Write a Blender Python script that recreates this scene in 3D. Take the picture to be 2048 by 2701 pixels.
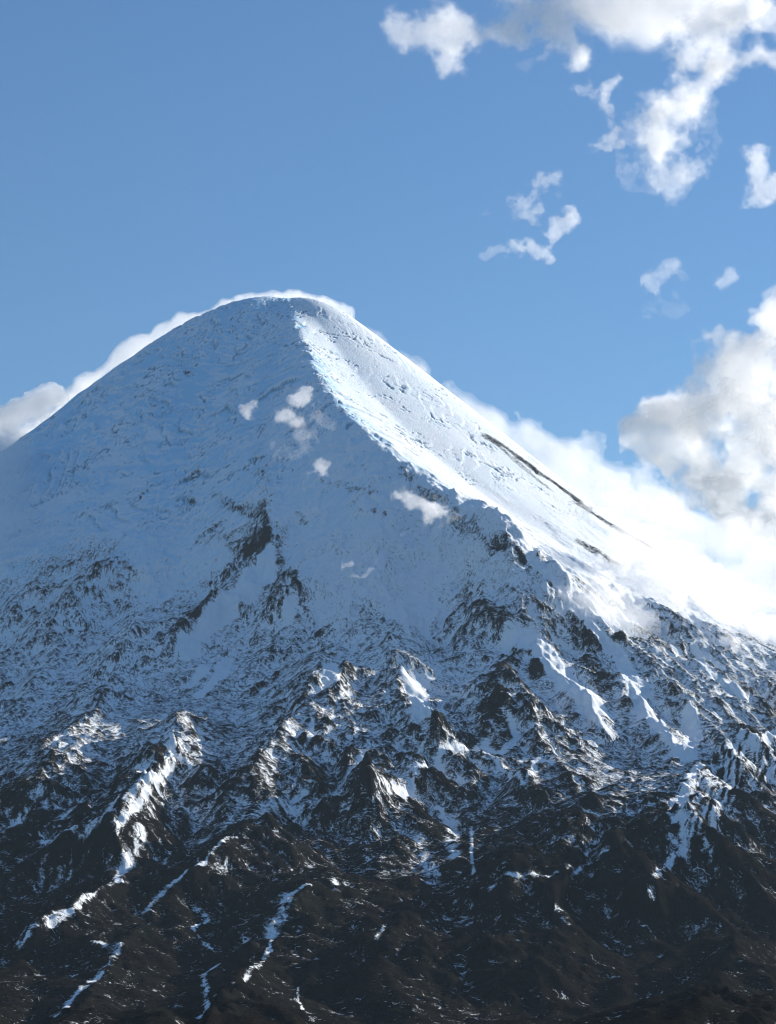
import bpy, math, random
import numpy as np

R = math.radians
scene = bpy.context.scene
for o in list(bpy.data.objects):
    bpy.data.objects.remove(o)

# ------------------------------------------------------------------ camera, sky, sun, exposure
CAM_Z, PITCH, VFOV = 60.0, 12.0, 26.0
cam_data = bpy.data.cameras.new('camera')
cam = bpy.data.objects.new('camera', cam_data)
scene.collection.objects.link(cam)
cam.location = (0, 0, CAM_Z)
cam.rotation_euler = (R(90 + PITCH), 0, 0)
cam_data.sensor_fit = 'VERTICAL'
cam_data.angle = R(VFOV)
cam_data.clip_start = 1.0
cam_data.clip_end = 200000.0
scene.camera = cam

SUN_AZ, SUN_EL = 54.0, 21.0          # degrees to the right of the view direction, above the horizon
world = bpy.data.worlds.new('World')
scene.world = world
world.use_nodes = True
wn = world.node_tree
wn.nodes.clear()
sky = wn.nodes.new('ShaderNodeTexSky')
sky.sky_type = 'NISHITA'
sky.sun_disc = False
sky.sun_elevation = R(SUN_EL)
sky.sun_rotation = R(SUN_AZ)
sky.altitude = 1200
sky.air_density = 1.5
sky.dust_density = 0.0
sky.ozone_density = 7.0
bg = wn.nodes.new('ShaderNodeBackground')
bg.inputs['Strength'].default_value = 0.073
wo = wn.nodes.new('ShaderNodeOutputWorld')
wn.links.new(sky.outputs[0], bg.inputs[0])
wn.links.new(bg.outputs[0], wo.inputs[0])

sun_data = bpy.data.lights.new('sun', 'SUN')
sun_data.energy = 5.0
sun_data.angle = R(0.5)
sun_data.color = (1.0, 0.93, 0.83)
sun = bpy.data.objects.new('sun', sun_data)
scene.collection.objects.link(sun)
sun.rotation_euler = (R(90 - SUN_EL), 0, R(180 - SUN_AZ))

scene.view_settings.view_transform = 'Standard'
scene.view_settings.look = 'None'
scene.view_settings.exposure = 0.74
scene.view_settings.gamma = 1.0
scene.view_settings.use_curve_mapping = False
scene.cycles.use_denoising = True
scene.cycles.filter_width = 1.1
scene.cycles.max_bounces = 10
scene.cycles.diffuse_bounces = 3
scene.cycles.volume_bounces = 8
scene.cycles.transparent_max_bounces = 48

# ------------------------------------------------------------------ helpers
def link(o, **props):
    scene.collection.objects.link(o)
    for k, v in props.items():
        o[k] = v
    return o

class NT:
    """short way of writing node trees"""
    def __init__(self, tree): self.t = tree
    def n(self, kind, **kw):
        nd = self.t.nodes.new(kind)
        for k, v in kw.items(): setattr(nd, k, v)
        return nd
    def put(self, sock, v):
        if isinstance(v, bpy.types.NodeSocket): self.t.links.new(v, sock)
        else: sock.default_value = v
    def m(self, op, a, b=None, c=None, clamp=False):
        nd = self.n('ShaderNodeMath', operation=op, use_clamp=clamp)
        for i, v in enumerate((a, b, c)):
            if v is not None: self.put(nd.inputs[i], v)
        return nd.outputs[0]
    def vm(self, op, a, b=None, scale=None):
        nd = self.n('ShaderNodeVectorMath', operation=op)
        self.put(nd.inputs[0], a)
        if b is not None: self.put(nd.inputs[1], b)
        if scale is not None: self.put(nd.inputs['Scale'], scale)
        return nd.outputs['Value'] if op in ('LENGTH', 'DOT_PRODUCT', 'DISTANCE') else nd.outputs['Vector']
    def noise(self, vec, scale, detail=4.0, rough=0.55, lac=2.0, dist=0.0, color=False):
        nd = self.n('ShaderNodeTexNoise')
        self.put(nd.inputs['Vector'], vec)
        nd.inputs['Scale'].default_value = scale
        nd.inputs['Detail'].default_value = detail
        nd.inputs['Roughness'].default_value = rough
        nd.inputs['Lacunarity'].default_value = lac
        nd.inputs['Distortion'].default_value = dist
        return nd.outputs[1 if color else 0]
    def mapr(self, v, a, b, c=0.0, d=1.0, smooth=False):
        nd = self.n('ShaderNodeMapRange')
        nd.interpolation_type = 'SMOOTHSTEP' if smooth else 'LINEAR'
        self.put(nd.inputs[0], v)
        for i, x in enumerate((a, b, c, d)): self.put(nd.inputs[1 + i], x)
        return nd.outputs[0]
    def mix(self, f, a, b):
        nd = self.n('ShaderNodeMix', data_type='RGBA')
        self.put(nd.inputs[0], f); self.put(nd.inputs[6], a); self.put(nd.inputs[7], b)
        return nd.outputs[2]

# numpy noise ------------------------------------------------------
def _hash(ix, iy, s):
    h = (ix.astype(np.uint32) * np.uint32(374761393) + iy.astype(np.uint32) * np.uint32(668265263)
         + np.uint32((s * 2246822519) & 0xffffffff))
    h = (h ^ (h >> np.uint32(13))) * np.uint32(1274126177)
    h = (h ^ (h >> np.uint32(16))) * np.uint32(2654435761)
    return h ^ (h >> np.uint32(15))

def rnd(ix, iy, s):
    return (_hash(ix, iy, s) & np.uint32(0xffffff)).astype(np.float32) / np.float32(0xffffff)

def pnoise(x, y, s=0):
    x = x.astype(np.float32); y = y.astype(np.float32)
    fx = np.floor(x); fy = np.floor(y)
    ix = fx.astype(np.int32); iy = fy.astype(np.int32)
    dx = x - fx; dy = y - fy
    u = dx * dx * dx * (dx * (dx * 6 - 15) + 10); v = dy * dy * dy * (dy * (dy * 6 - 15) + 10)
    def g(i, j):
        a = rnd(ix + i, iy + j, s) * np.float32(6.2831853)
        return np.cos(a) * (dx - i) + np.sin(a) * (dy - j)
    a = g(0, 0); b = g(1, 0); c = g(0, 1); d = g(1, 1)
    a = a + (b - a) * u; c = c + (d - c) * u
    return (a + (c - a) * v) * np.float32(1.45)        # about -1..1

def fbm(x, y, oct=4, s=0, gain=0.5, lac=2.03):
    r = 0; a = 1.0; n = 0
    for k in range(oct):
        r = r + a * pnoise(x, y, s + k); n += a
        a *= gain; x = x * lac + 17.3; y = y * lac - 9.1
    return r / n

def ridged(x, y, oct=4, s=0, gain=0.5, lac=2.05):
    r = 0; a = 1.0; n = 0; w = 1.0
    for k in range(oct):
        v = 1 - np.abs(pnoise(x, y, s + k)); v = v * v * w
        r = r + a * v; n += a; w = np.clip(v * 1.6, 0, 1)
        a *= gain; x = x * lac + 31.7; y = y * lac + 11.9
    return r / n

def sstep(v, a, b):
    t = np.clip((v - a) / (b - a), 0, 1)
    return t * t * (3 - 2 * t)

def gully(x, y, px, py, s):
    """noise whose ridges run across the direction (px, py): furrows down a slope"""
    fx = np.floor(x); fy = np.floor(y)
    ix = fx.astype(np.int32); iy = fy.astype(np.int32)
    dx = x - fx; dy = y - fy
    num = np.zeros_like(x); den = np.zeros_like(x)
    for i in (-1, 0, 1):
        for j in (-1, 0, 1):
            qx = dx - i - rnd(ix + i, iy + j, s); qy = dy - j - rnd(ix + i, iy + j, s + 77)
            w = np.exp(-2.2 * (qx * qx + qy * qy))
            ph = rnd(ix + i, iy + j, s + 31) * np.float32(6.28)
            num += w * np.cos(np.float32(6.28) * (qx * px + qy * py) + ph * 0.35); den += w
    return num / den

# ------------------------------------------------------------------ mountain: the large form
AX, AY, TOP = -318.0, 6500.0, 2112.0          # axis and height of the volcano

def _prof(pts):
    r = np.array([p[0] for p in pts], float); h = np.array([p[1] for p in pts], float)
    rr = np.arange(-400, 14000, 10.0)
    hh = np.interp(np.abs(rr), r, h)
    k = np.exp(-0.5 * (np.arange(-12, 13) / 4.5) ** 2); k /= k.sum()
    hs = np.convolve(np.pad(hh, 12, mode='edge'), k, mode='valid')
    return rr, hs
P_RIGHT = _prof([(0, 2112), (110, 2096), (190, 2056), (400, 1880), (700, 1622), (1000, 1360), (1300, 1130), (1600, 910), (2000, 660), (2700, 320), (3600, 110), (5000, 10), (8000, -8), (14000, -10)])
P_LEFT = _prof([(0, 2112), (110, 2098), (230, 2047), (420, 1936), (650, 1750), (900, 1530), (1200, 1280), (1600, 930), (2100, 580), (2800, 280), (3700, 90), (5000, 5), (8000, -8), (14000, -10)])
P_FRONT = _prof([(0, 2112), (90, 2085), (200, 2003), (450, 1800), (800, 1520), (1150, 1235), (1500, 955), (1850, 740), (2250, 570), (2700, 400), (3200, 218), (3700, 62), (4000, 10), (5200, 0), (8000, -8), (14000, -10)])

# the plan of the cone: pushed out along the arete, drawn in beside it
_ANG = np.arange(-180.0, 181.0, 1.0)
_BULGE = np.interp(_ANG, [-180, -150, -112, -96, -74, -52, -50, -36, -18, 180], [1, 1, 1.08, 1.11, 1.09, 0.835, 0.835, 0.965, 1, 1])
_BULGE = np.convolve(np.pad(_BULGE, 2, mode='edge'), [0.1, 0.2, 0.4, 0.2, 0.1], mode='valid')

KINK_R, KINK_A = [200, 350, 500, 700, 900, 1100, 1300, 1500, 1700, 2000], [-80.7, -80.8, -81.7, -81.3, -79.4, -76.6, -73.5, -70.4, -67.9, -66.5]    # where the arete runs: degrees round the axis at each radius

def base(x, y):
    dx = x - AX; dy = y - AY
    r = np.sqrt(dx * dx + dy * dy) + 1e-6
    c = dx / r
    turn = 51 + np.interp(r, KINK_R, KINK_A)
    bulge = np.interp(np.degrees(np.arctan2(dy, dx)) - turn, _ANG, _BULGE)
    r = r * (1 + (bulge - 1) * sstep(r, 100, 420) * (1 - sstep(r, 1500, 2600)))
    wr = sstep(c, 0.15, 0.95); wl = sstep(-c, 0.15, 0.95)
    pr = np.interp(r, *P_RIGHT); pl = np.interp(r, *P_LEFT); pf = np.interp(r, *P_FRONT)
    return wr * pr + wl * pl + (1 - wr - wl) * pf

FOC = 1106.0 / math.tan(R(VFOV / 2))
CP, SP = math.cos(R(PITCH)), math.sin(R(PITCH))
def ray(px, py):
    """direction towards a point of the photograph (in a 1677 x 2212 view of it)"""
    u = (px - 838.5) / FOC; v = (1106.0 - py) / FOC
    return u, CP - v * SP, SP + v * CP

def at(px, py, depth):
    d = ray(px, py); k = depth / d[1]
    return (d[0] * k, depth, CAM_Z + d[2] * k)

def hit(pts, lift=0.0):
    """where lines of sight meet the plain form of the mountain (raised by lift): world x, y"""
    out = []
    yy = np.arange(1300.0, 7000.0, 4.0)
    for px, py in pts:
        d = ray(px, py); k = yy / d[1]
        below = (CAM_Z + d[2] * k) < base(d[0] * k, yy) + lift
        i = int(np.argmax(below)) if below.any() else len(yy) - 1
        out.append((d[0] * k[i], yy[i]))
    return np.array(out)

# grid: fine where the photograph looks, coarse around
def axis(fine0, fine1, step, far0, far1, grow=1.09):
    mid = np.arange(fine0, fine1 + step * 0.5, step)
    lo = []; v = fine0; s = step
    while v > far0: s = min(s * grow, 260); v -= s; lo.append(v)
    hi = []; v = fine1; s = step
    while v < far1: s = min(s * grow, 260); v += s; hi.append(v)
    return np.array(lo[::-1] + list(mid) + hi)
GX = axis(-1290, 1270, 2.6, -6500, 6500)
GY = axis(1850, 6660, 4.2, 900, 11000)
X, Y = np.meshgrid(GX.astype(np.float32), GY.astype(np.float32))
NYG, NXG = X.shape
print('grid', X.shape, X.size)
DX = X - AX; DY = Y - AY
RAD = np.sqrt(DX * DX + DY * DY); PHI = np.arctan2(DY, DX)       # 0 to the right, -pi/2 towards the camera
Z = base(X, Y).astype(np.float32)
H0 = Z.copy()

def seg_field(pts, reach):
    """distance to a polyline, share along it and side of it, on the part of the grid within reach"""
    x0, y0 = pts.min(0) - reach; x1, y1 = pts.max(0) + reach
    i0, i1 = np.searchsorted(GX, (x0, x1)); j0, j1 = np.searchsorted(GY, (y0, y1))
    sl = (slice(j0, j1), slice(i0, i1))
    x = X[sl]; y = Y[sl]
    best = np.full(x.shape, 1e9, np.float32); t_at = np.zeros_like(best); side = np.zeros_like(best)
    n = len(pts) - 1
    for k in range(n):
        ax, ay = pts[k]; bx, by = pts[k + 1]
        ex, ey = bx - ax, by - ay; L2 = ex * ex + ey * ey + 1e-9
        t = np.clip(((x - ax) * ex + (y - ay) * ey) / L2, 0, 1)
        qx = x - ax - t * ex; qy = y - ay - t * ey
        d = np.sqrt(qx * qx + qy * qy)
        m = d < best
        best = np.where(m, d, best); t_at = np.where(m, (k + t) / n, t_at)
        side = np.where(m, np.sign(ex * qy - ey * qx), side)
    return sl, best, t_at, side

WX = fbm(X / 60, Y / 60, 4, 900); WY = fbm(X / 60, Y / 60, 4, 950)

def meet(pts):
    """where lines of sight meet the mountain as carved so far"""
    out = []
    yy = np.arange(1300.0, 7000.0, 3.0)
    jj = np.clip(np.searchsorted(GY, yy), 0, NYG - 1)
    for px, py in pts:
        d = ray(px, py); k = yy / d[1]
        zz = Z[jj, np.clip(np.searchsorted(GX, d[0] * k), 0, NXG - 1)]
        below = (CAM_Z + d[2] * k) < zz
        i = int(np.argmax(below)) if below.any() else len(yy) - 1
        out.append((d[0] * k[i], yy[i]))
    return np.array(out)

def wander(d, sl, amp):
    return np.abs(d + amp * WX[sl])

def ridge(px_pts, amp, w, p=1.3, ends=0.15):
    global Z
    pts = hit(px_pts, 1.3 * amp)
    sl, d, t, side = seg_field(pts, w * 1.25)
    d = wander(d, sl, w * 0.16)
    e = sstep(t, -0.001, ends) * (1 - sstep(t, 1 - ends, 1.001)) if ends else 1.0
    Z[sl] += 1.5 * amp * np.clip(1 - d / w, 0, 1) ** p * e * (0.8 + 0.35 * WY[sl])

# the long arete between the shaded face and the sunlit flank
ARETE = [(640, 700), (668, 770), (700, 850), (735, 893), (800, 945), (862, 1000), (930, 1056), (1008, 1102), (1128, 1169), (1188, 1240), (1249, 1295), (1290, 1350), (1328, 1414), (1389, 1515)]
ridge(ARETE, 10, 120, 1.5, 0.06)
print('arete', np.round(np.degrees(np.arctan2(hit(ARETE)[:, 1] - AY, hit(ARETE)[:, 0] - AX)), 1), np.round(np.hypot(hit(ARETE)[:, 1] - AY, hit(ARETE)[:, 0] - AX)))
# ribs, lava ridges and cirque walls below the snow
ridge([(988, 1278), (1019, 1301), (1056, 1321), (1121, 1363)], 26, 75)
ridge([(1121, 1363), (1101, 1418), (1061, 1461), (1078, 1503), (1091, 1523), (1119, 1596)], 27, 95)
ridge([(1061, 1461), (1010, 1530), (955, 1585), (890, 1632), (830, 1690), (740, 1735)], 38, 130)
ridge([(1061, 1461), (1110, 1530), (1190, 1610), (1260, 1700), (1305, 1770)], 38, 150)
ridge([(1046, 1625), (1096, 1663), (1138, 1696), (1200, 1745)], 18, 45)
ridge([(1140, 1375), (1200, 1440), (1260, 1500), (1330, 1590)], 26, 60)
ridge([(365, 1585), (370, 1643), (350, 1668), (310, 1723), (250, 1788), (180, 1830)], 36, 100)
ridge([(430, 1500), (365, 1585), (280, 1690), (200, 1760), (90, 1830)], 40, 140)
ridge([(700, 1340), (690, 1430), (660, 1510), (600, 1600), (520, 1680), (430, 1750)], 40, 120)
ridge([(830, 1320), (850, 1420), (870, 1520), (905, 1600)], 45, 95)
ridge([(760, 1420), (730, 1500), (765, 1580), (745, 1660), (680, 1740)], 42, 100)
ridge([(560, 1170), (520, 1230), (470, 1290), (400, 1350), (330, 1440)], 34, 80)
ridge([(560, 960), (580, 1060), (575, 1130), (600, 1230), (640, 1330)], 22, 70)
ridge([(240, 1180), (170, 1290), (110, 1400), (30, 1520)], 30, 110)
ridge([(330, 1260), (270, 1400), (200, 1520), (110, 1640), (0, 1760)], 36, 120)
ridge([(1677, 1585), (1590, 1600), (1510, 1651), (1476, 1726), (1476, 1838), (1417, 1891), (1405, 1941)], 44, 160, 1.15)
ridge([(1400, 1440), (1470, 1500), (1560, 1560), (1677, 1600)], 30, 80)
ridge([(1340, 1420), (1420, 1560), (1470, 1640)], 26, 70)
ridge([(1500, 1400), (1600, 1470), (1677, 1520)], 28, 80)
ridge([(390, 1900), (510, 1808), (600, 1760)], 34, 110)
ridge([(45, 2037), (150, 1968), (260, 1898), (330, 1850)], 26, 110)
ridge([(125, 2193), (195, 2122), (260, 2037), (330, 1960)], 22, 90)
ridge([(430, 2198), (500, 2118), (590, 2028), (670, 1913), (740, 1850)], 30, 120)
ridge([(760, 2120), (860, 2010), (960, 1920)], 22, 140)

# the low hill that stands in front on the right
ridge([(1000, 1935), (1060, 1890), (1119, 1852), (1188, 1818), (1268, 1783), (1320, 1802), (1360, 1840), (1385, 1960)], 38, 200, 1.2)
ridge([(1268, 1783), (1255, 1850), (1200, 1960), (1150, 2100)], 30, 160, 1.3)
ridge([(830, 2080), (950, 2050), (1080, 2060), (1200, 2110)], 26, 130, 1.2)
ridge([(1677, 1990), (1560, 2080), (1480, 2212)], 30, 170, 1.2)

# ------------------------------------------------------------------ mountain: carving
lowness = sstep(RAD, 900, 1900)                      # 0 on the glacier, 1 below the snow line
def blur(a, n):
    for ax in (0, 1):
        c = np.cumsum(np.pad(a, [(n + 1, n) if i == ax else (0, 0) for i in (0, 1)], mode='edge'), axis=ax, dtype=np.float64)
        a = ((c[2 * n + 1:] - c[:-2 * n - 1]) if ax == 0 else (c[:, 2 * n + 1:] - c[:, :-2 * n - 1])) / (2 * n + 1)
    return a.astype(np.float32)

def slope_dir(n=0):
    gy, gx = np.gradient(blur(blur(Z, n), n) if n else Z, GY, GX)
    return gx.astype(np.float32), gy.astype(np.float32)

# lava lumps and slumps
flank = sstep(PHI - np.radians(np.interp(RAD, KINK_R, KINK_A)), 0.0, 0.12) * sstep(-RAD, -1900, -1500)      # the sunlit side to the right of the arete
steep = np.clip(np.sqrt(sum(g * g for g in slope_dir(20))) / 0.62, 0, 1.25)
steepness = (0.06 + 0.94 * steep ** 1.7).astype(np.float32)
def floor_at(f): return np.maximum(steepness, f).astype(np.float32)
lx = X + 55 * WX; ly = Y * 0.8 + 55 * WY
lump = ridged(lx / 210, ly / 210, 5, 11, 0.44) - 0.42
Z += lump * (4 + 30 * sstep(RAD, 950, 1500)) * floor_at(0.42) * (1 - 0.55 * sstep(RAD, 2250, 2900)) * (1 - 0.8 * flank)
big = fbm(X / 420 + 0.2 * WX, Y / 560 + 0.2 * WY, 3, 21)
Z += big * (6 + 34 * lowness) * floor_at(0.7) * (1 - flank)
mask_fr = (1 - sstep(np.abs(RAD - 700), 350, 620)) * (1 - flank)     # the crevassed belt of the glacier
broken = sstep(fbm(X / 200, Y / 200, 3, 5), -0.15, 0.35) * mask_fr
Z += (ridged((PHI * 700 + 50 * WX) / 120, (RAD + 70 * WY) / 50, 4, 60) - 0.4) * 15 * broken
# furrows down the slopes, each size on the form left by the one before
for k, (wl, amp) in enumerate(((360, 26), (190, 15), (92, 7.0), (46, 3.4), (24, 1.6), (13, 0.7))):
    gx, gy = slope_dir(max(2, int(wl / 9)))
    g = np.sqrt(gx * gx + gy * gy) + 1e-5
    a = amp * floor_at(min(0.5, wl / 450)) * (0.08 + 0.92 * lowness) * (1 - 0.75 * flank) * (0.6 + 0.6 * sstep(fbm(X / 400, Y / 400, 2, 70 + k), -0.4, 0.4))
    if wl in (190, 92, 46): a = a * (1 + 0.7 * sstep(RAD, 2100, 2700))
    Z += a * gully((X + 14 * WX) / wl, (Y + 14 * WY) / wl, -gy / g, gx / g, 200 + 7 * k)
rough = fbm(X / 11, Y / 13, 3, 33, 0.6)
Z += rough * (0.2 + 2.0 * sstep(RAD, 1000, 1600)) * floor_at(0.6) * (1 - 0.8 * flank)
crag = ridged((X + 16 * WX) / 44, (Y + 16 * WY) / 50, 4, 37, 0.55) - 0.45
Z += crag * (1.6 + 5.0 * sstep(Z, 260, 520)) * sstep(RAD, 1150, 1700) * (0.55 + 0.6 * sstep(fbm(X / 260, Y / 260, 2, 39), -0.3, 0.4))
# ice bands: the glacier breaks off in steps that bend across the face
stp = (RAD + 70 * fbm(PHI * 5, RAD / 400, 3, 701) + 26 * WX) / (62 + 22 * np.sin(PHI * 3))
saw = stp - np.floor(stp)
stepped = sstep(fbm(PHI * 4.2 + 0.2 * WX, RAD / 170, 3, 720), 0.0, 0.30) * (1 - sstep(np.abs(RAD - 620), 420, 600)) * (1 - 0.75 * flank)
lip = np.minimum(saw / 0.86, (1 - saw) / 0.14)
Z += 9 * stepped * (lip - 0.5)
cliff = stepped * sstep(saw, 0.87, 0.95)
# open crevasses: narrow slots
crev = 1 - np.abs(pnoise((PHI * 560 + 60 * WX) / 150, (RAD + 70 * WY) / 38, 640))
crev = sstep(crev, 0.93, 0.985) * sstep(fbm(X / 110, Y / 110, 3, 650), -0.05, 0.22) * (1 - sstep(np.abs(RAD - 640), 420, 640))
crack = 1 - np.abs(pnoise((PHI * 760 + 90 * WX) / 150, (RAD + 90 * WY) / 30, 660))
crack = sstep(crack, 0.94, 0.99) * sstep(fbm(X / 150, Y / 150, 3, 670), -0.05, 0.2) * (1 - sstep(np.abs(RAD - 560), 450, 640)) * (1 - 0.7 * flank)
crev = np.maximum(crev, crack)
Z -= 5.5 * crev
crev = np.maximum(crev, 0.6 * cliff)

# ------------------------------------------------------------------ snow cover
conc_s = np.clip((blur(Z, 2) - Z) / 2.0, -1, 1)            # hollows hold the snow
conc_l = np.clip((blur(Z, 9) - Z) / 9.0, -1, 1)
gx, gy = slope_dir()
slope = np.sqrt(gx * gx + gy * gy)

SNOWLINE = [(-60, 1290), (0, 1245), (100, 1185), (200, 1155), (262, 1165), (285, 1235), (340, 1300), (420, 1275), (520, 1195), (565, 1165), (600, 1180), (625, 1240), (655, 1312), (692, 1335), (728, 1368), (758, 1322), (830, 1322), (880, 1352), (930, 1292), (980, 1272), (1040, 1262), (1110, 1290), (1150, 1300), (1200, 1330), (1260, 1340), (1330, 1350), (1420, 1330), (1520, 1345), (1640, 1380), (1720, 1420)]
sp = hit(SNOWLINE)
sphi = np.arctan2(sp[:, 1] - AY, sp[:, 0] - AX); srad = np.hypot(sp[:, 0] - AX, sp[:, 1] - AY)
o = np.argsort(sphi)
line_r = np.interp(PHI, sphi[o], srad[o]).astype(np.float32)
below = RAD - line_r + 45 * WX + 35 * fbm(X / 25, Y / 30, 3, 44)   # metres below the snow line, ragged

lr = np.log(np.maximum(RAD, 30.0)).astype(np.float32)
streak = fbm(PHI * 210 + 1.3 * WX, lr * 30 + 1.3 * WY, 4, 300, 0.62)          # down the fall line
cross = fbm(PHI * 60 + 2.0 * WX, lr * 230 + 2.0 * WY, 3, 340, 0.6)            # drifts across it
swirl = ridged((X + 30 * WX) / 34, (Y + 30 * WY) / 44, 4, 360, 0.6) - 0.45
patch = fbm(X / 170, Y / 190, 3, 380)

field = 0.95 * streak + 0.55 * cross + 0.5 * swirl + 0.5 * conc_s + 0.5 * conc_l - 0.3 * (slope - 0.65) + 0.40 * patch
zone = (below > 0) & (Z > 150) & (np.abs(X) < 1300) & (Y < 6400)
field = (field - field[zone].mean()) / field[zone].std()
# how much of the ground is white at each height, as a normal quantile
zz = Z + 55 * patch + 30 * WX
need = np.interp(zz, [60, 130, 205, 290, 390, 515, 640, 765, 1000], [-3.0, -2.8, -2.4, -1.8, -0.85, -0.08, 0.3, 0.6, 0.9]).astype(np.float32)
cover = 0.22 + 0.20 * (0.8 * field + need)
upper = 0.95 - 0.28 * crev - 0.40 * sstep(slope, 0.95, 1.5) + 0.35 * np.minimum(streak, 0) * 0.7
snow = np.where(below < 0, upper, 0) + 0.0
tt = sstep(below, -30, 40)
snow = upper * (1 - tt) + cover * tt
# thin cover close under the snow line

def stroke(px_pts, w, gain, rag=0.5, soft=0.6, ends=0.0, tex=0.0):
    """a snow bank or gully fill (gain > 0) or a bare rib (gain < 0) w metres to either side"""
    if gain < 0: w *= 1.25; rag = 0.9; tex = 0.9; gain *= 0.72
    pts = meet(px_pts) if len(px_pts) > 1 else meet([px_pts[0], (px_pts[0][0] + 2, px_pts[0][1] + 4)])
    sl, d, t, side = seg_field(pts, w * 2.2)
    d = np.abs(d + w * rag * (WX[sl] + 0.8 * streak[sl]))
    m = 1 - sstep(d, w * (1 - soft), w * (1 + soft * 0.5))
    if ends: m = m * sstep(t, 0, ends) * (1 - sstep(t, 1 - ends, 1))
    snow[sl] = snow[sl] + gain * m * (1 + tex * (streak[sl] + cross[sl]))
# smooth banks
for pts, w in (([(470, 1314), (450, 1345), (410, 1385), (400, 1409)], 20), ([(552, 1250), (525, 1278), (500, 1290)], 30),
               ([(575, 1195), (575, 1250)], 22), ([(445, 1440), (425, 1468)], 13), ([(490, 1425), (475, 1459), (430, 1504)], 12),
               ([(716, 1440), (714, 1466)], 16), ([(889, 1466), (900, 1500), (914, 1531)], 20), ([(628, 1300), (625, 1330)], 14),
               ([(1112, 1375), (1138, 1390), (1200, 1440), (1288, 1524)], 28), ([(1159, 1409), (1209, 1459), (1249, 1504), (1318, 1585)], 10),
               ([(1273, 1345), (1339, 1414), (1394, 1544)], 13), ([(1295, 1370), (1350, 1440), (1400, 1500)], 12),
               ([(1463, 1409), (1539, 1459), (1600, 1492)], 12), ([(1500, 1400), (1560, 1440)], 9),
               ([(1380, 1480), (1420, 1560), (1470, 1630)], 12), ([(1490, 1540), (1500, 1590), (1490, 1640)], 14)):
    stroke(pts, w, 1.1, 0.5)
# white crests and streams lower down
for pts, w, g in (([(1093, 1523), (1105, 1560), (1119, 1596)], 8, 0.84), ([(1119, 1596), (1088, 1621), (1071, 1625), (1050, 1612)], 8, 0.84),
               ([(1138, 1681), (1143, 1668), (1156, 1666), (1152, 1646), (1161, 1636), (1173, 1639), (1196, 1648)], 5, 0.84),
               ([(838, 1696), (901, 1656), (948, 1631), (998, 1611), (1051, 1598)], 9, 0.60), ([(1046, 1625), (1096, 1663), (1138, 1696)], 5, 0.84),
               ([(820, 1705), (880, 1670), (950, 1660), (1000, 1690)], 14, 0.30),
               ([(1510, 1651), (1490, 1688), (1476, 1726), (1474, 1761), (1478, 1796), (1480, 1821), (1476, 1838)], 11, 1.02),
               ([(1476, 1838), (1448, 1860), (1417, 1891), (1408, 1916), (1405, 1941)], 6, 0.84), ([(1455, 1726), (1440, 1755), (1474, 1765)], 5, 0.60),
               ([(1677, 1590), (1600, 1588)], 8, 0.96),
               ([(365, 1585), (372, 1620), (370, 1643), (350, 1668), (310, 1723), (270, 1758), (250, 1788)], 8, 0.78),
               ([(340, 1678), (280, 1723), (240, 1738), (215, 1768), (170, 1792), (100, 1818)], 8, 0.78), ([(330, 1640), (220, 1720), (90, 1800)], 9, 0.33),
               ([(360, 1610), (400, 1640), (420, 1660)], 10, 0.54), ([(150, 1690), (60, 1740), (0, 1790)], 10, 0.42),
               ([(780, 1640), (740, 1690), (700, 1720), (640, 1750)], 12, 0.48), ([(800, 1600), (770, 1650)], 10, 0.42), ([(675, 1560), (668, 1595)], 6, 0.60),
               ([(660, 1690), (600, 1730), (550, 1765)], 12, 0.36)):
    stroke(pts, w * 0.9, g * 0.9, 1.0, 0.8, tex=0.8)
for pts, w, g in (([(305, 1790), (300, 1830), (270, 1853), (260, 1898)], 13, 0.78), ([(260, 1898), (200, 1933), (150, 1968)], 7, 0.84), ([(150, 1968), (100, 1998), (45, 2037)], 14, 0.74),
               ([(510, 1808), (440, 1863), (380, 1900)], 5, 0.84), ([(380, 1900), (340, 1942), (315, 1967)], 9, 0.74),
               ([(215, 2037), (260, 2037), (245, 2068), (215, 2103)], 11, 0.74), ([(215, 2103), (195, 2122), (150, 2163), (125, 2193)], 8, 0.81),
               ([(670, 1913), (620, 1933)], 5, 0.74), ([(620, 1933), (605, 1978), (585, 2025)], 20, 0.65), ([(590, 2028), (575, 2063), (545, 2088), (500, 2118), (465, 2132)], 6, 0.81),
               ([(470, 2083), (440, 2103), (445, 2132), (450, 2163), (430, 2198)], 6, 0.81), ([(455, 1978), (415, 2003), (435, 2032), (455, 2048)], 4, 0.74),
               ([(645, 2132), (645, 2158), (655, 2182)], 3, 0.74), ([(725, 1900), (722, 1915)], 12, 0.62), ([(830, 2000), (815, 2030)], 4, 0.68),
               ([(1019, 1790), (1019, 1840), (1022, 1880)], 4, 0.87), ([(1064, 1913), (1119, 1892), (1178, 1892), (1238, 1873), (1304, 1838)], 9, 0.62), ([(1205, 1960), (1225, 1990)], 14, 0.5), ([(950, 1745), (985, 1780), (975, 1830), (990, 1850)], 13, 0.56), ([(900, 1800), (920, 1850), (930, 1900)], 18, 0.37)):
    stroke(pts, w * 0.72, g, 1.3, 0.95, tex=0.9)
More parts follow.
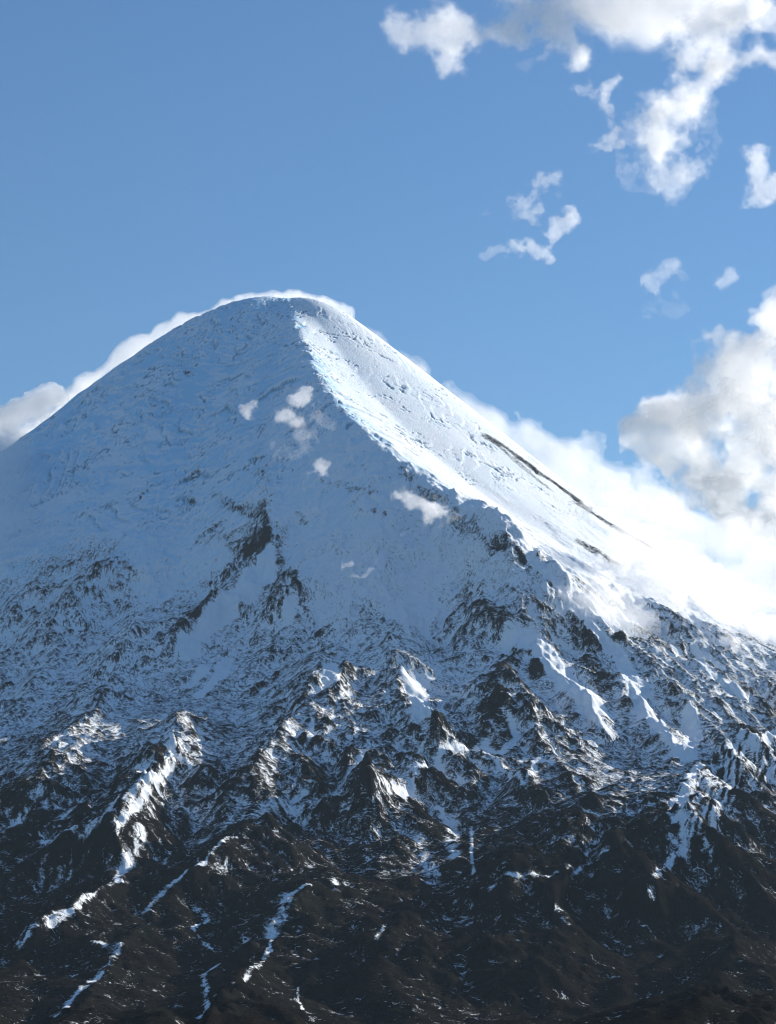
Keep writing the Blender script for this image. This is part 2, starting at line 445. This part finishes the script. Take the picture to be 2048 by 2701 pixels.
# bare ribs in the snow
for pts, w, g in (([(556, 955), (565, 1010), (580, 1060), (575, 1120)], 17, -0.42), ([(575, 1110), (560, 1160), (530, 1210), (480, 1262), (400, 1335), (340, 1370)], 24, -0.36),
               ([(450, 1150), (500, 1160), (555, 1175)], 26, -0.55), ([(700, 1035), (750, 1048), (800, 1058)], 9, -0.5), ([(400, 800), (412, 808)], 10, -0.75),
               ([(420, 1020), (415, 1085)], 9, -0.5), ([(455, 1060), (505, 1090), (560, 1105)], 12, -0.6), ([(780, 1100), (830, 1110)], 6, -0.6),
               ([(600, 1150), (640, 1230), (665, 1270)], 24, -0.36), ([(870, 1010), (960, 1082), (1040, 1150), (1120, 1180), (1180, 1250), (1230, 1300)], 15, -0.55),
               ([(1090, 1175), (1140, 1240), (1190, 1300)], 34, -0.36), ([(300, 1070), (330, 1050)], 8, -0.4), ([(110, 1090), (130, 1080)], 8, -0.5), ([(640, 1090), (660, 1130)], 8, -0.4),
               ([(1085, 962), (1150, 1010), (1250, 1080)], 30, -1.5), ([(1260, 1095), (1330, 1140), (1420, 1190)], 34, -1.4), ([(1060, 950), (1180, 1050)], 20, -1.0),
               ([(1260, 1175), (1330, 1215)], 26, -1.3), ([(1180, 1130), (1240, 1170)], 9, -0.9), ([(960, 900), (1010, 950)], 6, -0.8), ([(1050, 1050), (1120, 1100)], 7, -0.8), ([(1180, 1210), (1280, 1270), (1340, 1310)], 26, -0.75), ([(1440, 1200), (1560, 1260)], 14, -0.7),
               ([(1130, 1180), (1200, 1255), (1262, 1330)], 10, 0.9), ([(1375, 1210), (1420, 1230)], 22, -0.7),
               ([(930, 1295), (985, 1275), (1040, 1300), (1115, 1360)], 22, -0.32), ([(1121, 1363), (1101, 1418), (1061, 1461), (1050, 1540), (1020, 1600)], 18, -0.4), ([(1150, 1405), (1165, 1440), (1160, 1455)], 14, -0.9),
               ([(1064, 1500), (1090, 1560), (1100, 1590)], 20, -0.35), ([(1270, 1420), (1310, 1480)], 20, -0.5), ([(1245, 1340), (1280, 1400)], 20, -0.5), ([(640, 1430), (700, 1400)], 10, -0.5), ([(540, 1500), (620, 1440)], 10, -0.4)):
    stroke(pts, w, g, 0.5, 0.8, tex=0.6)
# the streaked white sheet above the spine on the lower right
sheet = meet([(1510, 1655), (1545, 1610), (1600, 1592), (1677, 1600), (1700, 1640), (1677, 1670), (1610, 1690), (1570, 1750), (1520, 1800), (1480, 1825)])
def inside(poly, x, y):
    r = np.zeros(x.shape, bool); j = len(poly) - 1
    for i in range(len(poly)):
        xi, yi = poly[i]; xj, yj = poly[j]
        r ^= ((yi > y) != (yj > y)) & (x < (xj - xi) * (y - yi) / (yj - yi + 1e-9) + xi); j = i
    return r
ins = blur(inside(sheet, X + 12 * WX, Y + 25 * WY).astype(np.float32), 3)
e0, e1 = hit([(1600, 1600), (1490, 1720)])
ed = (e1 - e0) / np.hypot(*(e1 - e0))
along = X * ed[0] + Y * ed[1]; acros = X * -ed[1] + Y * ed[0]
lines = fbm(along / 60 + WX * 0.3, acros / 7.5 + WY * 0.5, 3, 500, 0.55)
snow += ins * (-snow * 0.8 + 0.16 + 1.5 * lines)

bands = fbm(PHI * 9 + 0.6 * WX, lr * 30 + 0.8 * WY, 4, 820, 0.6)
ice_shade_blue = (1 - sstep(RAD, 500, 1700)).astype(np.float32)
ice_shade_blue = np.clip(ice_shade_blue * (0.75 + 1.2 * patch + 1.7 * bands + 1.2 * conc_s) * (1 - 0.85 * flank), 0, 1)  # glacier blue plus painted blue of the shade, mostly left off the sunlit flank

def grid_mesh(name, xs, ys, z, attrs):
    ny, nx = z.shape
    me = bpy.data.meshes.new(name)
    nv = nx * ny
    co = np.empty((ny, nx, 3), np.float32)
    co[..., 0] = xs; co[..., 1] = ys; co[..., 2] = z
    me.vertices.add(nv); me.vertices.foreach_set('co', co.ravel())
    ii = (np.arange(ny - 1)[:, None] * nx + np.arange(nx - 1)[None, :]).ravel().astype(np.int32)
    q = np.stack([ii, ii + 1, ii + nx + 1, ii + nx], 1)
    nf = len(q)
    me.loops.add(nf * 4); me.loops.foreach_set('vertex_index', q.ravel())
    me.polygons.add(nf)
    me.polygons.foreach_set('loop_start', np.arange(0, nf * 4, 4, dtype=np.int32))
    me.polygons.foreach_set('use_smooth', np.ones(nf, bool))
    me.update(calc_edges=True)
    for k, v in attrs.items():
        a = me.attributes.new(k, 'FLOAT', 'POINT'); a.data.foreach_set('value', v.astype(np.float32).ravel())
    return me

def mountain_material():
    m = bpy.data.materials.new('snow_and_lava'); m.use_nodes = True
    t = NT(m.node_tree); m.node_tree.nodes.clear()
    pos = t.n('ShaderNodeNewGeometry').outputs['Position']
    s = t.n('ShaderNodeAttribute', attribute_name='snow').outputs['Fac']
    blue_fac = t.n('ShaderNodeAttribute', attribute_name='ice_shade_blue').outputs['Fac']
    sep = t.n('ShaderNodeSeparateXYZ'); t.put(sep.inputs[0], pos)
    px = t.m('SUBTRACT', sep.outputs[0], AX); py = t.m('SUBTRACT', sep.outputs[1], AY)
    rad = t.m('SQRT', t.m('ADD', t.m('MULTIPLY', px, px), t.m('MULTIPLY', py, py)))
    bend = t.m('SUBTRACT', t.noise(pos, 0.012, 3, 0.6), 0.5)
    ang = t.m('ADD', t.m('ARCTAN2', px, t.m('MULTIPLY', py, -1.0)), t.m('MULTIPLY', bend, 0.05))
    lr = t.m('ADD', t.m('LOGARITHM', t.m('MAXIMUM', rad, 20.0), math.e), t.m('MULTIPLY', bend, 0.06))
    def polar(a, b):
        c = t.n('ShaderNodeCombineXYZ')
        t.put(c.inputs[0], t.m('MULTIPLY', ang, a)); t.put(c.inputs[1], t.m('MULTIPLY', lr, b)); t.put(c.inputs[2], 3.7)
        return c.outputs[0]
    down = t.noise(polar(520, 130), 1.0, 3, 0.65)                 # runnels down the fall line
    over = t.noise(polar(170, 620), 1.0, 3, 0.65)                # drifts across it
    which = t.mapr(t.noise(pos, 0.006, 2), 0.42, 0.58, 0, 1, True)
    fl = t.n('ShaderNodeMix', data_type='FLOAT'); t.put(fl.inputs[0], which); t.put(fl.inputs[2], down); t.put(fl.inputs[3], over)
    fine = t.m('ADD', t.m('MULTIPLY', fl.outputs[0], 0.6), t.m('MULTIPLY', t.noise(pos, 0.26, 3, 0.7), 0.4))
    fine2 = t.noise(pos, 0.03, 4, 0.6)
    v = t.m('ADD', s, t.m('MULTIPLY', t.m('SUBTRACT', fine, 0.5), 3.4))
    k = t.mapr(v, -0.06, 0.46, 0, 1, True)
    rock = t.mix(fine2, (0.010, 0.0085, 0.0075, 1), (0.022, 0.0185, 0.0155, 1))
    rock = t.mix(t.mapr(fine, 0.38, 0.62), (0.004, 0.004, 0.0042, 1), rock)
    rock = t.mix(t.mapr(t.noise(pos, 0.33, 2, 0.7), 0.60, 0.75), rock, (0.048, 0.043, 0.038, 1))
    rock = t.mix(t.mapr(t.noise(pos, 0.009, 4, 0.65), 0.46, 0.60, 0, 0.75), rock, t.mix(fine, (0.007, 0.0075, 0.0055, 1), (0.019, 0.019, 0.0135, 1)))     # moss and low scrub
    rock = t.mix(t.m('MULTIPLY', t.mapr(s, -0.12, 0.22, 0, 0.16), t.mapr(t.noise(pos, 0.12, 4, 0.7), 0.35, 0.6)), rock, (0.80, 0.83, 0.86, 1))     # hoar and wind-blown dusting
    cr = t.n('ShaderNodeAttribute', attribute_name='crack').outputs['Fac']
    white = t.mix(blue_fac, (0.88, 0.92, 0.955, 1), (0.42, 0.74, 0.95, 1))  # blue end: glacier ice deepened by shade put into the colour
    white = t.mix(t.m('MULTIPLY', t.mapr(fine, 0.60, 0.36), 0.35), white, (0.62, 0.68, 0.74, 1))
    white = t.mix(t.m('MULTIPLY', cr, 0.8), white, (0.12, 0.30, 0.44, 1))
    col = t.mix(k, rock, white)
    b = t.n('ShaderNodeBsdfPrincipled')
    t.put(b.inputs['Base Color'], col)
    b.inputs['Roughness'].default_value = 0.9
    b.inputs['Specular IOR Level'].default_value = 0.0
    bump = t.n('ShaderNodeBump')
    t.put(bump.inputs['Strength'], t.mapr(k, 0, 1, 1.0, 0.65))
    bump.inputs['Distance'].default_value = 3.2
    t.put(bump.inputs['Height'], t.m('ADD', t.noise(pos, 0.20, 5, 0.72), t.m('MULTIPLY', k, 0.15)))
    t.put(b.inputs['Normal'], bump.outputs[0])
    out = t.n('ShaderNodeOutputMaterial')
    t.put(out.inputs[0], b.outputs[0])
    return m
M_MOUNTAIN = mountain_material()

me = grid_mesh('mountain', X, Y, Z, {'snow': snow, 'ice_shade_blue': ice_shade_blue, 'crack': crev})
me.materials.append(M_MOUNTAIN)
mountain = link(bpy.data.objects.new('mountain', me), kind='structure', label='steep snow capped volcano with blue shaded glacier and black lava slopes', category='mountain')

# the lowland that carries on to the horizon
gm = bpy.data.materials.new('lowland'); gm.use_nodes = True
t = NT(gm.node_tree); gb = gm.node_tree.nodes['Principled BSDF']
gp = t.n('ShaderNodeNewGeometry').outputs['Position']
t.put(gb.inputs['Base Color'], t.mix(t.mapr(t.noise(gp, 0.004, 6, 0.65), 0.35, 0.65), (0.012, 0.013, 0.009, 1), (0.035, 0.034, 0.028, 1)))
gb.inputs['Roughness'].default_value = 0.95
ga = [2 * math.pi * k / 96 for k in range(96)]
gv = [(0, 3000, -16)] + [(r_ * math.cos(a), 3000 + r_ * math.sin(a), -16) for r_ in (4000, 12000, 60000) for a in ga]
gf = [(0, 1 + k, 1 + (k + 1) % 96) for k in range(96)] + [(1 + q * 96 + k, 1 + (q + 1) * 96 + k, 1 + (q + 1) * 96 + (k + 1) % 96, 1 + q * 96 + (k + 1) % 96) for q in range(2) for k in range(96)]
gme = bpy.data.meshes.new('ground'); gme.from_pydata(gv, [], gf); gme.materials.append(gm)
link(bpy.data.objects.new('ground', gme), kind='structure', label='dark lowland around the foot of the volcano', category='ground')

# ------------------------------------------------------------------ clouds
import openvdb

def cloud_material(rho, g, veil):
    """even vapour inside a ragged outer surface: how much it hides comes from how thick it is"""
    m = bpy.data.materials.new('cloud_vapour'); m.use_nodes = True
    t = NT(m.node_tree); m.node_tree.nodes.clear()
    pv = t.n('ShaderNodeVolumeScatter')
    pv.inputs['Color'].default_value = (1, 1, 1, 1)
    pv.inputs['Density'].default_value = rho
    pv.inputs['Anisotropy'].default_value = g
    a = t.n('ShaderNodeBsdfTransparent'); b = t.n('ShaderNodeBsdfTranslucent'); c = t.n('ShaderNodeBsdfDiffuse')
    for n in (b, c): n.inputs[0].default_value = (0.97, 0.97, 0.97, 1)
    m2 = t.n('ShaderNodeMixShader'); m2.inputs[0].default_value = 0.5
    t.put(m2.inputs[1], b.outputs[0]); t.put(m2.inputs[2], c.outputs[0])
    mx = t.n('ShaderNodeMixShader'); mx.inputs[0].default_value = veil
    t.put(mx.inputs[1], a.outputs[0]); t.put(mx.inputs[2], m2.outputs[0])
    out = t.n('ShaderNodeOutputMaterial')
    t.put(out.inputs['Volume'], pv.outputs[0])
    t.put(out.inputs['Surface'], mx.outputs[0])
    return m

def lattice3(xs, ys, zs, cell, rng):
    """smooth random field on a box of points"""
    def w(v):
        u = (v - v[0]) / cell + 1.0; i = np.floor(u).astype(int); f = (u - i).astype(np.float32)
        n = i.max() + 4
        W = np.zeros((len(v), n), np.float32); k = np.arange(len(v))
        W[k, i - 1] = (1 - f) ** 3 / 6; W[k, i] = (3 * f ** 3 - 6 * f ** 2 + 4) / 6
        W[k, i + 1] = (-3 * f ** 3 + 3 * f ** 2 + 3 * f + 1) / 6; W[k, i + 2] = f ** 3 / 6
        return W
    wx, wy, wz = w(xs), w(ys), w(zs)
    L = rng.standard_normal((wx.shape[1], wy.shape[1], wz.shape[1])).astype(np.float32) * 1.9
    return np.einsum('ai,ibc->abc', wx, np.einsum('bj,ijc->ibc', wy, np.einsum('ck,ijk->ijc', wz, L, optimize=True), optimize=True), optimize=True)

def fbm3(xs, ys, zs, cell, octs, gain, rng, billow=False):
    r = 0; a = 1.0; n = 0
    for k in range(octs):
        v = lattice3(xs, ys, zs, cell, rng)
        if billow: v = np.abs(v) * 1.25 - 0.6
        r = r + a * v; n += a; a *= gain; cell /= 2.07
        if cell < (xs[1] - xs[0]) * 1.2: break
    return r / n

def spot(p, depth, lift):
    if depth == 'world': return np.array(p, float)
    if len(p) > 2: return np.array(at(p[0], p[1], p[2]))
    if depth == 'slope': return np.array(at(p[0], p[1], meet([p])[0][1] - lift))
    return np.array(at(p[0], p[1], depth))

def cloud(name, label, strokes, depth, lift=40, voxel=5.0, flat=0.8, size=70.0, rag=0.5, puff=0.0, rough=0.55, octs=6, core=1.0, off=0.06, rho=0.02, g=0.4, veil=0.06, warp=0.5, seed=0, cat='cloud', group=None, slant=(1, 1, 1), scrap=0.02, shells=(0.22, 0.6, 1.0), isos=(0.0, 0.16, 0.36)):
    """a body of vapour round a few strokes: (points, radius) in the photograph's scale, set at a distance"""
    rng = np.random.default_rng(1000 + seed)
    caps = []
    for pts, r in strokes:
        w = [spot(p, depth, lift) for p in pts]
        if len(w) == 1: w.append(w[0] + np.array([1.0, 0, 1.0]))
        for a, b in zip(w[:-1], w[1:]): caps.append((a, b, r if depth == 'world' else r * a[1] / FOC))
    org = np.array([c[0] for c in caps] + [c[1] for c in caps]).mean(0)
    sq = np.array([1.0, flat, 1.0]); m = 1.1 + 0.5 * rag + 0.3 * puff
    lo = np.array([np.minimum(c[0], c[1]) - c[2] * m * sq for c in caps]).min(0) - org - 2 * voxel
    hi = np.array([np.maximum(c[0], c[1]) + c[2] * m * sq for c in caps]).max(0) - org + 2 * voxel
    xs, ys, zs = (np.arange(lo[i], hi[i], voxel, dtype=np.float32) for i in range(3))
    F = np.full((len(xs), len(ys), len(zs)), -1.5, np.float32)
    ws = [fbm3(xs, ys, zs, size * 1.3, 2, 0.5, rng) * (warp * size * 0.5) for _ in range(3)]
    for a, b, r in caps:
        a = (a - org); b = (b - org); R_ = r * (m + 0.4) + warp * size
        l3 = np.minimum(a, b) - R_; h3 = np.maximum(a, b) + R_
        sl = tuple(slice(*np.searchsorted(v, (l3[i], h3[i]))) for i, v in enumerate((xs, ys, zs)))
        x = xs[sl[0]][:, None, None] + ws[0][sl] - a[0]; y = (ys[sl[1]][None, :, None] + ws[1][sl] - a[1]) / flat; z = zs[sl[2]][None, None, :] + ws[2][sl] - a[2]
        e = (b - a) / sq
        h = np.clip((x * e[0] + y * e[1] + z * e[2]) / float(e @ e), 0, 1)
        f = 1 - np.sqrt((x - h * e[0]) ** 2 + (y - h * e[1]) ** 2 + (z - h * e[2]) ** 2) / r
        q = F[sl]; d = np.clip(0.5 + (f - q) / 0.5, 0, 1)                # smooth union
        F[sl] = q * (1 - d) + f * d + 0.25 * d * (1 - d)
    D = np.minimum(F, 0.75) * core
    D += 2.0 * rag * fbm3(xs / slant[0], ys / slant[1], zs / slant[2], size, octs, rough, rng)
    if puff: D += puff * fbm3(xs, ys, zs, size * 0.9, 4, 0.5, rng, True)
    D -= off
    D[0] = D[-1] = -1; D[:, 0] = D[:, -1] = -1; D[:, :, 0] = D[:, :, -1] = -1
    def shell(nm, iso, dens, surf, scrap):
        grid = openvdb.FloatGrid(-1.0)
        grid.copyFromArray(np.ascontiguousarray(np.clip(D, -1, 1)))
        v, tri, quad = grid.convertToPolygons(isovalue=iso, adaptivity=0.02)
        # drop stray scraps
        ed = np.concatenate([quad[:, [0, 1]], quad[:, [1, 2]], quad[:, [2, 3]], tri[:, [0, 1]], tri[:, [1, 2]]]).astype(np.int64)
        lab = np.arange(len(v))
        while True:
            new = lab.copy()
            np.minimum.at(new, ed[:, 0], lab[ed[:, 1]]); np.minimum.at(new, ed[:, 1], lab[ed[:, 0]])
            new = new[new]; new = new[new]
            if (new == lab).all(): break
            lab = new
        u, inv, cnt = np.unique(lab, return_inverse=True, return_counts=True)
        keep = (cnt > scrap * len(v))[inv]
        tri = tri[keep[tri[:, 0]]]; quad = quad[keep[quad[:, 0]]]
        used = np.zeros(len(v), bool); used[tri.ravel()] = True; used[quad.ravel()] = True
        remap = np.cumsum(used) - 1
        v = v[used]; tri = remap[tri]; quad = remap[quad]
        v = v * voxel + np.array([xs[0], ys[0], zs[0]])
        me = bpy.data.meshes.new(nm)
        me.vertices.add(len(v)); me.vertices.foreach_set('co', v.astype(np.float32).ravel())
        tri = tri[:, ::-1]; quad = quad[:, ::-1]
        me.loops.add(tri.size + quad.size); me.loops.foreach_set('vertex_index', np.concatenate([tri.ravel(), quad.ravel()]).astype(np.int32))
        me.polygons.add(len(tri) + len(quad))
        me.polygons.foreach_set('loop_start', np.concatenate([np.arange(len(tri)) * 3, tri.size + np.arange(len(quad)) * 4]).astype(np.int32))
        me.polygons.foreach_set('use_smooth', np.ones(len(tri) + len(quad), bool))
        me.update(calc_edges=True)
        me.materials.append(cloud_material(dens, g, surf))
        return me
    me = shell(name, isos[0], rho * shells[0], veil, scrap)
    o = link(bpy.data.objects.new(name, me), label=label, category=cat, kind='thing')
    if group: o['group'] = group
    o.location = tuple(org)
    for nm, iso, k in (('thick_middle', isos[1], 1), ('dense_core', isos[2], 2))[:len(shells) - 1]:      # thicker vapour further in
        inner = shell(nm, iso, rho * shells[k], veil * (0.5 if k == 1 else 1.0), 0.34)
        if len(inner.polygons) > 50:
            c = link(bpy.data.objects.new(nm, inner)); c.parent = o
    return o

SKYG = 'loose clouds in the upper right sky'
cloud('cumulus_cloud', 'thick white billowing cloud bank rising behind the sunlit right slope',
      [([(752, 706), (845, 775)], 24), ([(850, 795), (945, 860)], 42), ([(950, 865), (1065, 945)], 58), ([(1060, 940), (1135, 985)], 72), ([(1190, 1015), (1230, 1030)], 88), ([(1240, 1040), (1320, 1110)], 92), ([(1340, 1110), (1490, 1210)], 105), ([(1480, 1150), (1700, 1260)], 110), ([(1500, 1270), (1700, 1370)], 70)],
      7250, voxel=5.5, flat=0.55, size=95, rag=0.30, puff=0.55, core=1.2, rho=0.0055, veil=0.06, warp=0.35, g=0.15, seed=1)
cloud('cumulus_cloud', 'tall ragged grey and white cloud towering over the slope at the right edge',
      [([(1710, 640), (1670, 740)], 50), ([(1620, 780), (1590, 920)], 95), ([(1440, 945), (1510, 1015)], 62), ([(1690, 800), (1690, 1000)], 120), ([(1570, 970), (1660, 1080)], 120), ([(1530, 800), (1510, 890)], 40)],
      11500, voxel=8.5, flat=0.7, size=170, rag=0.95, octs=7, rough=0.68, core=1.15, rho=0.0040, veil=0.05, warp=0.5, g=0.5, seed=2)
cloud('cumulus_cloud', 'small pale grey cloud behind the left shoulder of the volcano',
      [([(-40, 940), (50, 888), (118, 862)], 34)], 6900, voxel=4.5, flat=1.0, size=70, rag=0.2, puff=0.4, rho=0.014, veil=0.25, warp=0.3, seed=3)
cloud('wispy_cloud', 'broad white cloud with scalloped lower edge at the top centre of the sky',
      [([(858, 78), (921, 66), (976, 104), (962, 120)], 34), ([(976, 33), (1042, 66), (1113, 33), (1130, -10)], 42)], 9000, voxel=4.0, flat=0.7, size=90, rag=0.73, rough=0.68, rho=0.0044, veil=0.02, octs=7, isos=(-0.16, 0.08, 0.34), shells=(0.16, 0.5, 0.8), off=-0.08, seed=4, group=SKYG)
cloud('wispy_cloud', 'white cloud trailing a thin curl below the flat grey cloud',
      [([(1207, 25), (1234, 77)], 40), ([(1225, 85), (1190, 105), (1145, 128), (1133, 150)], 13)], 9050, voxel=4.0, flat=0.7, size=80, rag=0.71, rough=0.68, rho=0.0044, veil=0.02, octs=7, isos=(-0.16, 0.08, 0.34), shells=(0.16, 0.5, 0.8), off=-0.08, seed=5, group=SKYG)
cloud('wispy_cloud', 'smooth flat grey cloud along the top edge of the sky',
      [([(1270, 5), (1350, 25), (1450, 25)], 62), ([(1380, -20), (1560, -20)], 60)], 9300, voxel=5.6, flat=0.9, size=150, rag=0.41, rho=0.0050, veil=0.02, octs=7, isos=(-0.16, 0.08, 0.34), shells=(0.16, 0.5, 0.8), seed=6, group=SKYG)
cloud('wispy_cloud', 'big white diagonal plume falling from the top right corner',
      [([(1690, -5), (1560, 30)], 42), ([(1560, 30), (1500, 90), (1488, 140)], 52), ([(1488, 140), (1455, 225)], 58), ([(1455, 225), (1405, 310), (1405, 380)], 55), ([(1420, 385), (1465, 385)], 38)], 9000, voxel=4.4, flat=0.8, size=120, rag=0.71, rough=0.68, rho=0.0056, veil=0.02, octs=7, isos=(-0.16, 0.08, 0.34), shells=(0.16, 0.5, 0.8), off=-0.08, seed=7, group=SKYG)
cloud('wispy_cloud', 'white arm of cloud curving off the diagonal plume at the right edge',
      [([(1545, 140), (1635, 122), (1690, 142)], 24), ([(1635, 33), (1690, 70)], 24)], 9100, voxel=4.0, flat=0.8, size=80, rag=0.65, rough=0.68, rho=0.0044, veil=0.02, octs=7, isos=(-0.16, 0.08, 0.34), shells=(0.16, 0.5, 0.8), off=-0.08, seed=8, group=SKYG)
cloud('wispy_cloud', 'bone shaped white wisp beside the big diagonal plume',
      [([(1252, 198), (1294, 192), (1327, 172)], 14), ([(1294, 198), (1311, 236), (1335, 285), (1308, 316)], 11), ([(1278, 320), (1338, 308)], 9)], 8900, voxel=2.9, flat=1.0, size=30, rag=0.62, warp=0.7, rough=0.68, rho=0.0050, veil=0.02, octs=7, isos=(-0.16, 0.08, 0.34), shells=(0.16, 0.5, 0.8), seed=9, group=SKYG)
cloud('wispy_cloud', 'crooked white wisp floating lowest over the summit side of the sky',
      [([(1045, 556), (1088, 537)], 8), ([(1108, 535), (1178, 546)], 15), ([(1190, 530), (1198, 502)], 9), ([(1200, 500), (1236, 463)], 15)], 8900, voxel=2.9, flat=1.0, size=30, rag=0.62, warp=0.7, rough=0.68, rho=0.0050, veil=0.02, octs=7, isos=(-0.16, 0.08, 0.34), shells=(0.16, 0.5, 0.8), seed=10, group=SKYG)
cloud('wispy_cloud', 'faint torn wisp just above the crooked white wisp',
      [([(1116, 452), (1172, 388), (1198, 384)], 13), ([(1113, 470), (1163, 450)], 10)], 8950, voxel=3.0, flat=0.9, size=40, rag=1.06, rough=0.68, off=0.2, rho=0.0025, veil=0.02, octs=7, isos=(-0.16, 0.08, 0.34), shells=(0.16, 0.5, 0.8), seed=11, group=SKYG)
cloud('wispy_cloud', 'white cloud with a hooked left side cut by the right edge of the picture',
      [([(1620, 338), (1640, 405)], 19), ([(1650, 410), (1695, 400)], 24)], 9000, voxel=3.4, flat=0.8, size=60, rag=0.71, rough=0.68, rho=0.0044, veil=0.02, octs=7, isos=(-0.16, 0.08, 0.34), shells=(0.16, 0.5, 0.8), off=-0.08, seed=12, group=SKYG)
cloud('wispy_cloud', 'tiny white puff above the tall right edge cloud',
      [([(1560, 612), (1585, 592)], 11)], 8900, voxel=2.9, flat=1.0, size=36, rag=0.83, rough=0.68, rho=0.0037, veil=0.02, octs=7, isos=(-0.16, 0.08, 0.34), shells=(0.16, 0.5, 0.8), seed=13, group=SKYG)
cloud('wispy_cloud', 'pale smear of cloud alone in the blue left of the tiny puff',
      [([(1405, 610), (1450, 580), (1475, 600)], 13), ([(1435, 668), (1475, 668)], 11)], 8900, voxel=3.0, flat=1.0, size=40, rag=1.06, rough=0.68, off=0.2, rho=0.0019, veil=0.02, octs=7, isos=(-0.16, 0.08, 0.34), shells=(0.16, 0.5, 0.8), seed=14, group=SKYG)
RIM = [(-25, 1032), (60, 945), (180, 836), (300, 752), (400, 700), (480, 672), (560, 655), (640, 650), (700, 668), (742, 690)]
RIM = [(x, y, 6560 + 0.75 * max(0, 640 - x)) for x, y in RIM]  # depths pushed back along the line of sight, behind the ridge, into sunlight
cloud('rim_cloud', 'glowing white cloud pushed back behind the ridge to rim the left skyline and summit',
      [(RIM[0:2], 36), (RIM[1:4], 27), (RIM[3:7], 23), (RIM[6:8], 20), (RIM[7:10], 26)], 6400, voxel=4.0, flat=1.0, size=55, rag=0.3, rough=0.6, rho=0.02, veil=0.12, warp=0.3, g=0.6, seed=15, cat='cloud')
FG = 'small clouds drifting in front of the snow face'
for lab, st, sd in (('small white puff beside the darker band of the upper snow face', [([(636, 863), (660, 854)], 11)], 20),
                    ('lone round white puff left of the other puffs on the snow face', [([(535, 886), (545, 880)], 12)], 21),
                    ('ragged double white puff in the middle of the upper snow face', [([(612, 895), (650, 918), (668, 940)], 14), ([(684, 908), (708, 918)], 12)], 22),
                    ('small square white wisp below the ragged double puff', [([(682, 1018), (698, 1008)], 11)], 23),
                    ('white wisp blowing off the dark arete and a sunlit snow patch shaped as vapour', [([(864, 1055), (880, 1078)], 12), ([(905, 1085), (985, 1122)], 11)], 24),  # long second stroke is a sunlit patch of blown snow, built as cloud
                    ('thin bright hooked wisp low on the snow face', [([(745, 1243), (780, 1239), (808, 1223)], 4), ([(752, 1222), (762, 1216)], 4)], 25)):
    cloud('cloud_puff', lab, st, 'slope', lift=420, voxel=1.8, flat=1.0, size=26, rag=1.0, rough=0.7, off=0.14, warp=1.0, rho=0.010, veil=0.02, isos=(-0.1, 0.1, 0.3), scrap=0.01, seed=sd, group=FG)
cloud('cumulus_cloud', 'brilliant white cloud lying across the lower sunlit right flank',
      [([(1160, 1326), (1218, 1326), (1263, 1316)], 19), ([(1263, 1300), (1318, 1318), (1368, 1330)], 34), ([(1350, 1245), (1390, 1270), (1440, 1302)], 52), ([(1468, 1250), (1505, 1285), (1553, 1328)], 44), ([(1560, 1335), (1640, 1368), (1700, 1385)], 26)],
      'slope', lift=75, voxel=3.4, flat=0.8, size=75, rag=0.85, rough=0.68, octs=7, rho=0.022, veil=0.06, g=0.4, off=-0.14, warp=0.8, isos=(-0.12, 0.1, 0.32), scrap=0.03, seed=30)
cloud('snow_veil', 'thin white veil of mist over the left shoulder at the picture edge',
      [([(-70, 960), (-40, 1080), (-20, 1200)], 95)], 'slope', lift=60, voxel=7, flat=0.8, size=140, rag=0.4, octs=4, rho=0.004, veil=0.03, seed=31, cat='mist')

# ------------------------------------------------------------------ the air itself
def haze_box():
    m = bpy.data.materials.new('air_haze'); m.use_nodes = True
    t = NT(m.node_tree); m.node_tree.nodes.clear()
    pv = t.n('ShaderNodeVolumePrincipled')
    pv.inputs['Color'].default_value = (0.60, 0.80, 1.0, 1)
    pv.inputs['Density'].default_value = 1.15e-5
    pv.inputs['Anisotropy'].default_value = 0.0
    out = t.n('ShaderNodeOutputMaterial'); t.put(out.inputs['Volume'], pv.outputs[0])
    x, y0, y1, z0, z1 = 6700.0, -300.0, 11200.0, -18.0, 2165.0
    v = [(sx * x, yy, zz) for zz in (z0, z1) for yy in (y0, y1) for sx in (-1, 1)]
    me = bpy.data.meshes.new('haze')
    me.from_pydata(v, [], [(0, 2, 3, 1), (4, 5, 7, 6), (0, 1, 5, 4), (2, 6, 7, 3), (0, 4, 6, 2), (1, 3, 7, 5)])
    me.materials.append(m)
    link(bpy.data.objects.new('haze', me), kind='stuff', label='thin blue air between the viewer and the volcano', category='haze')
haze_box()
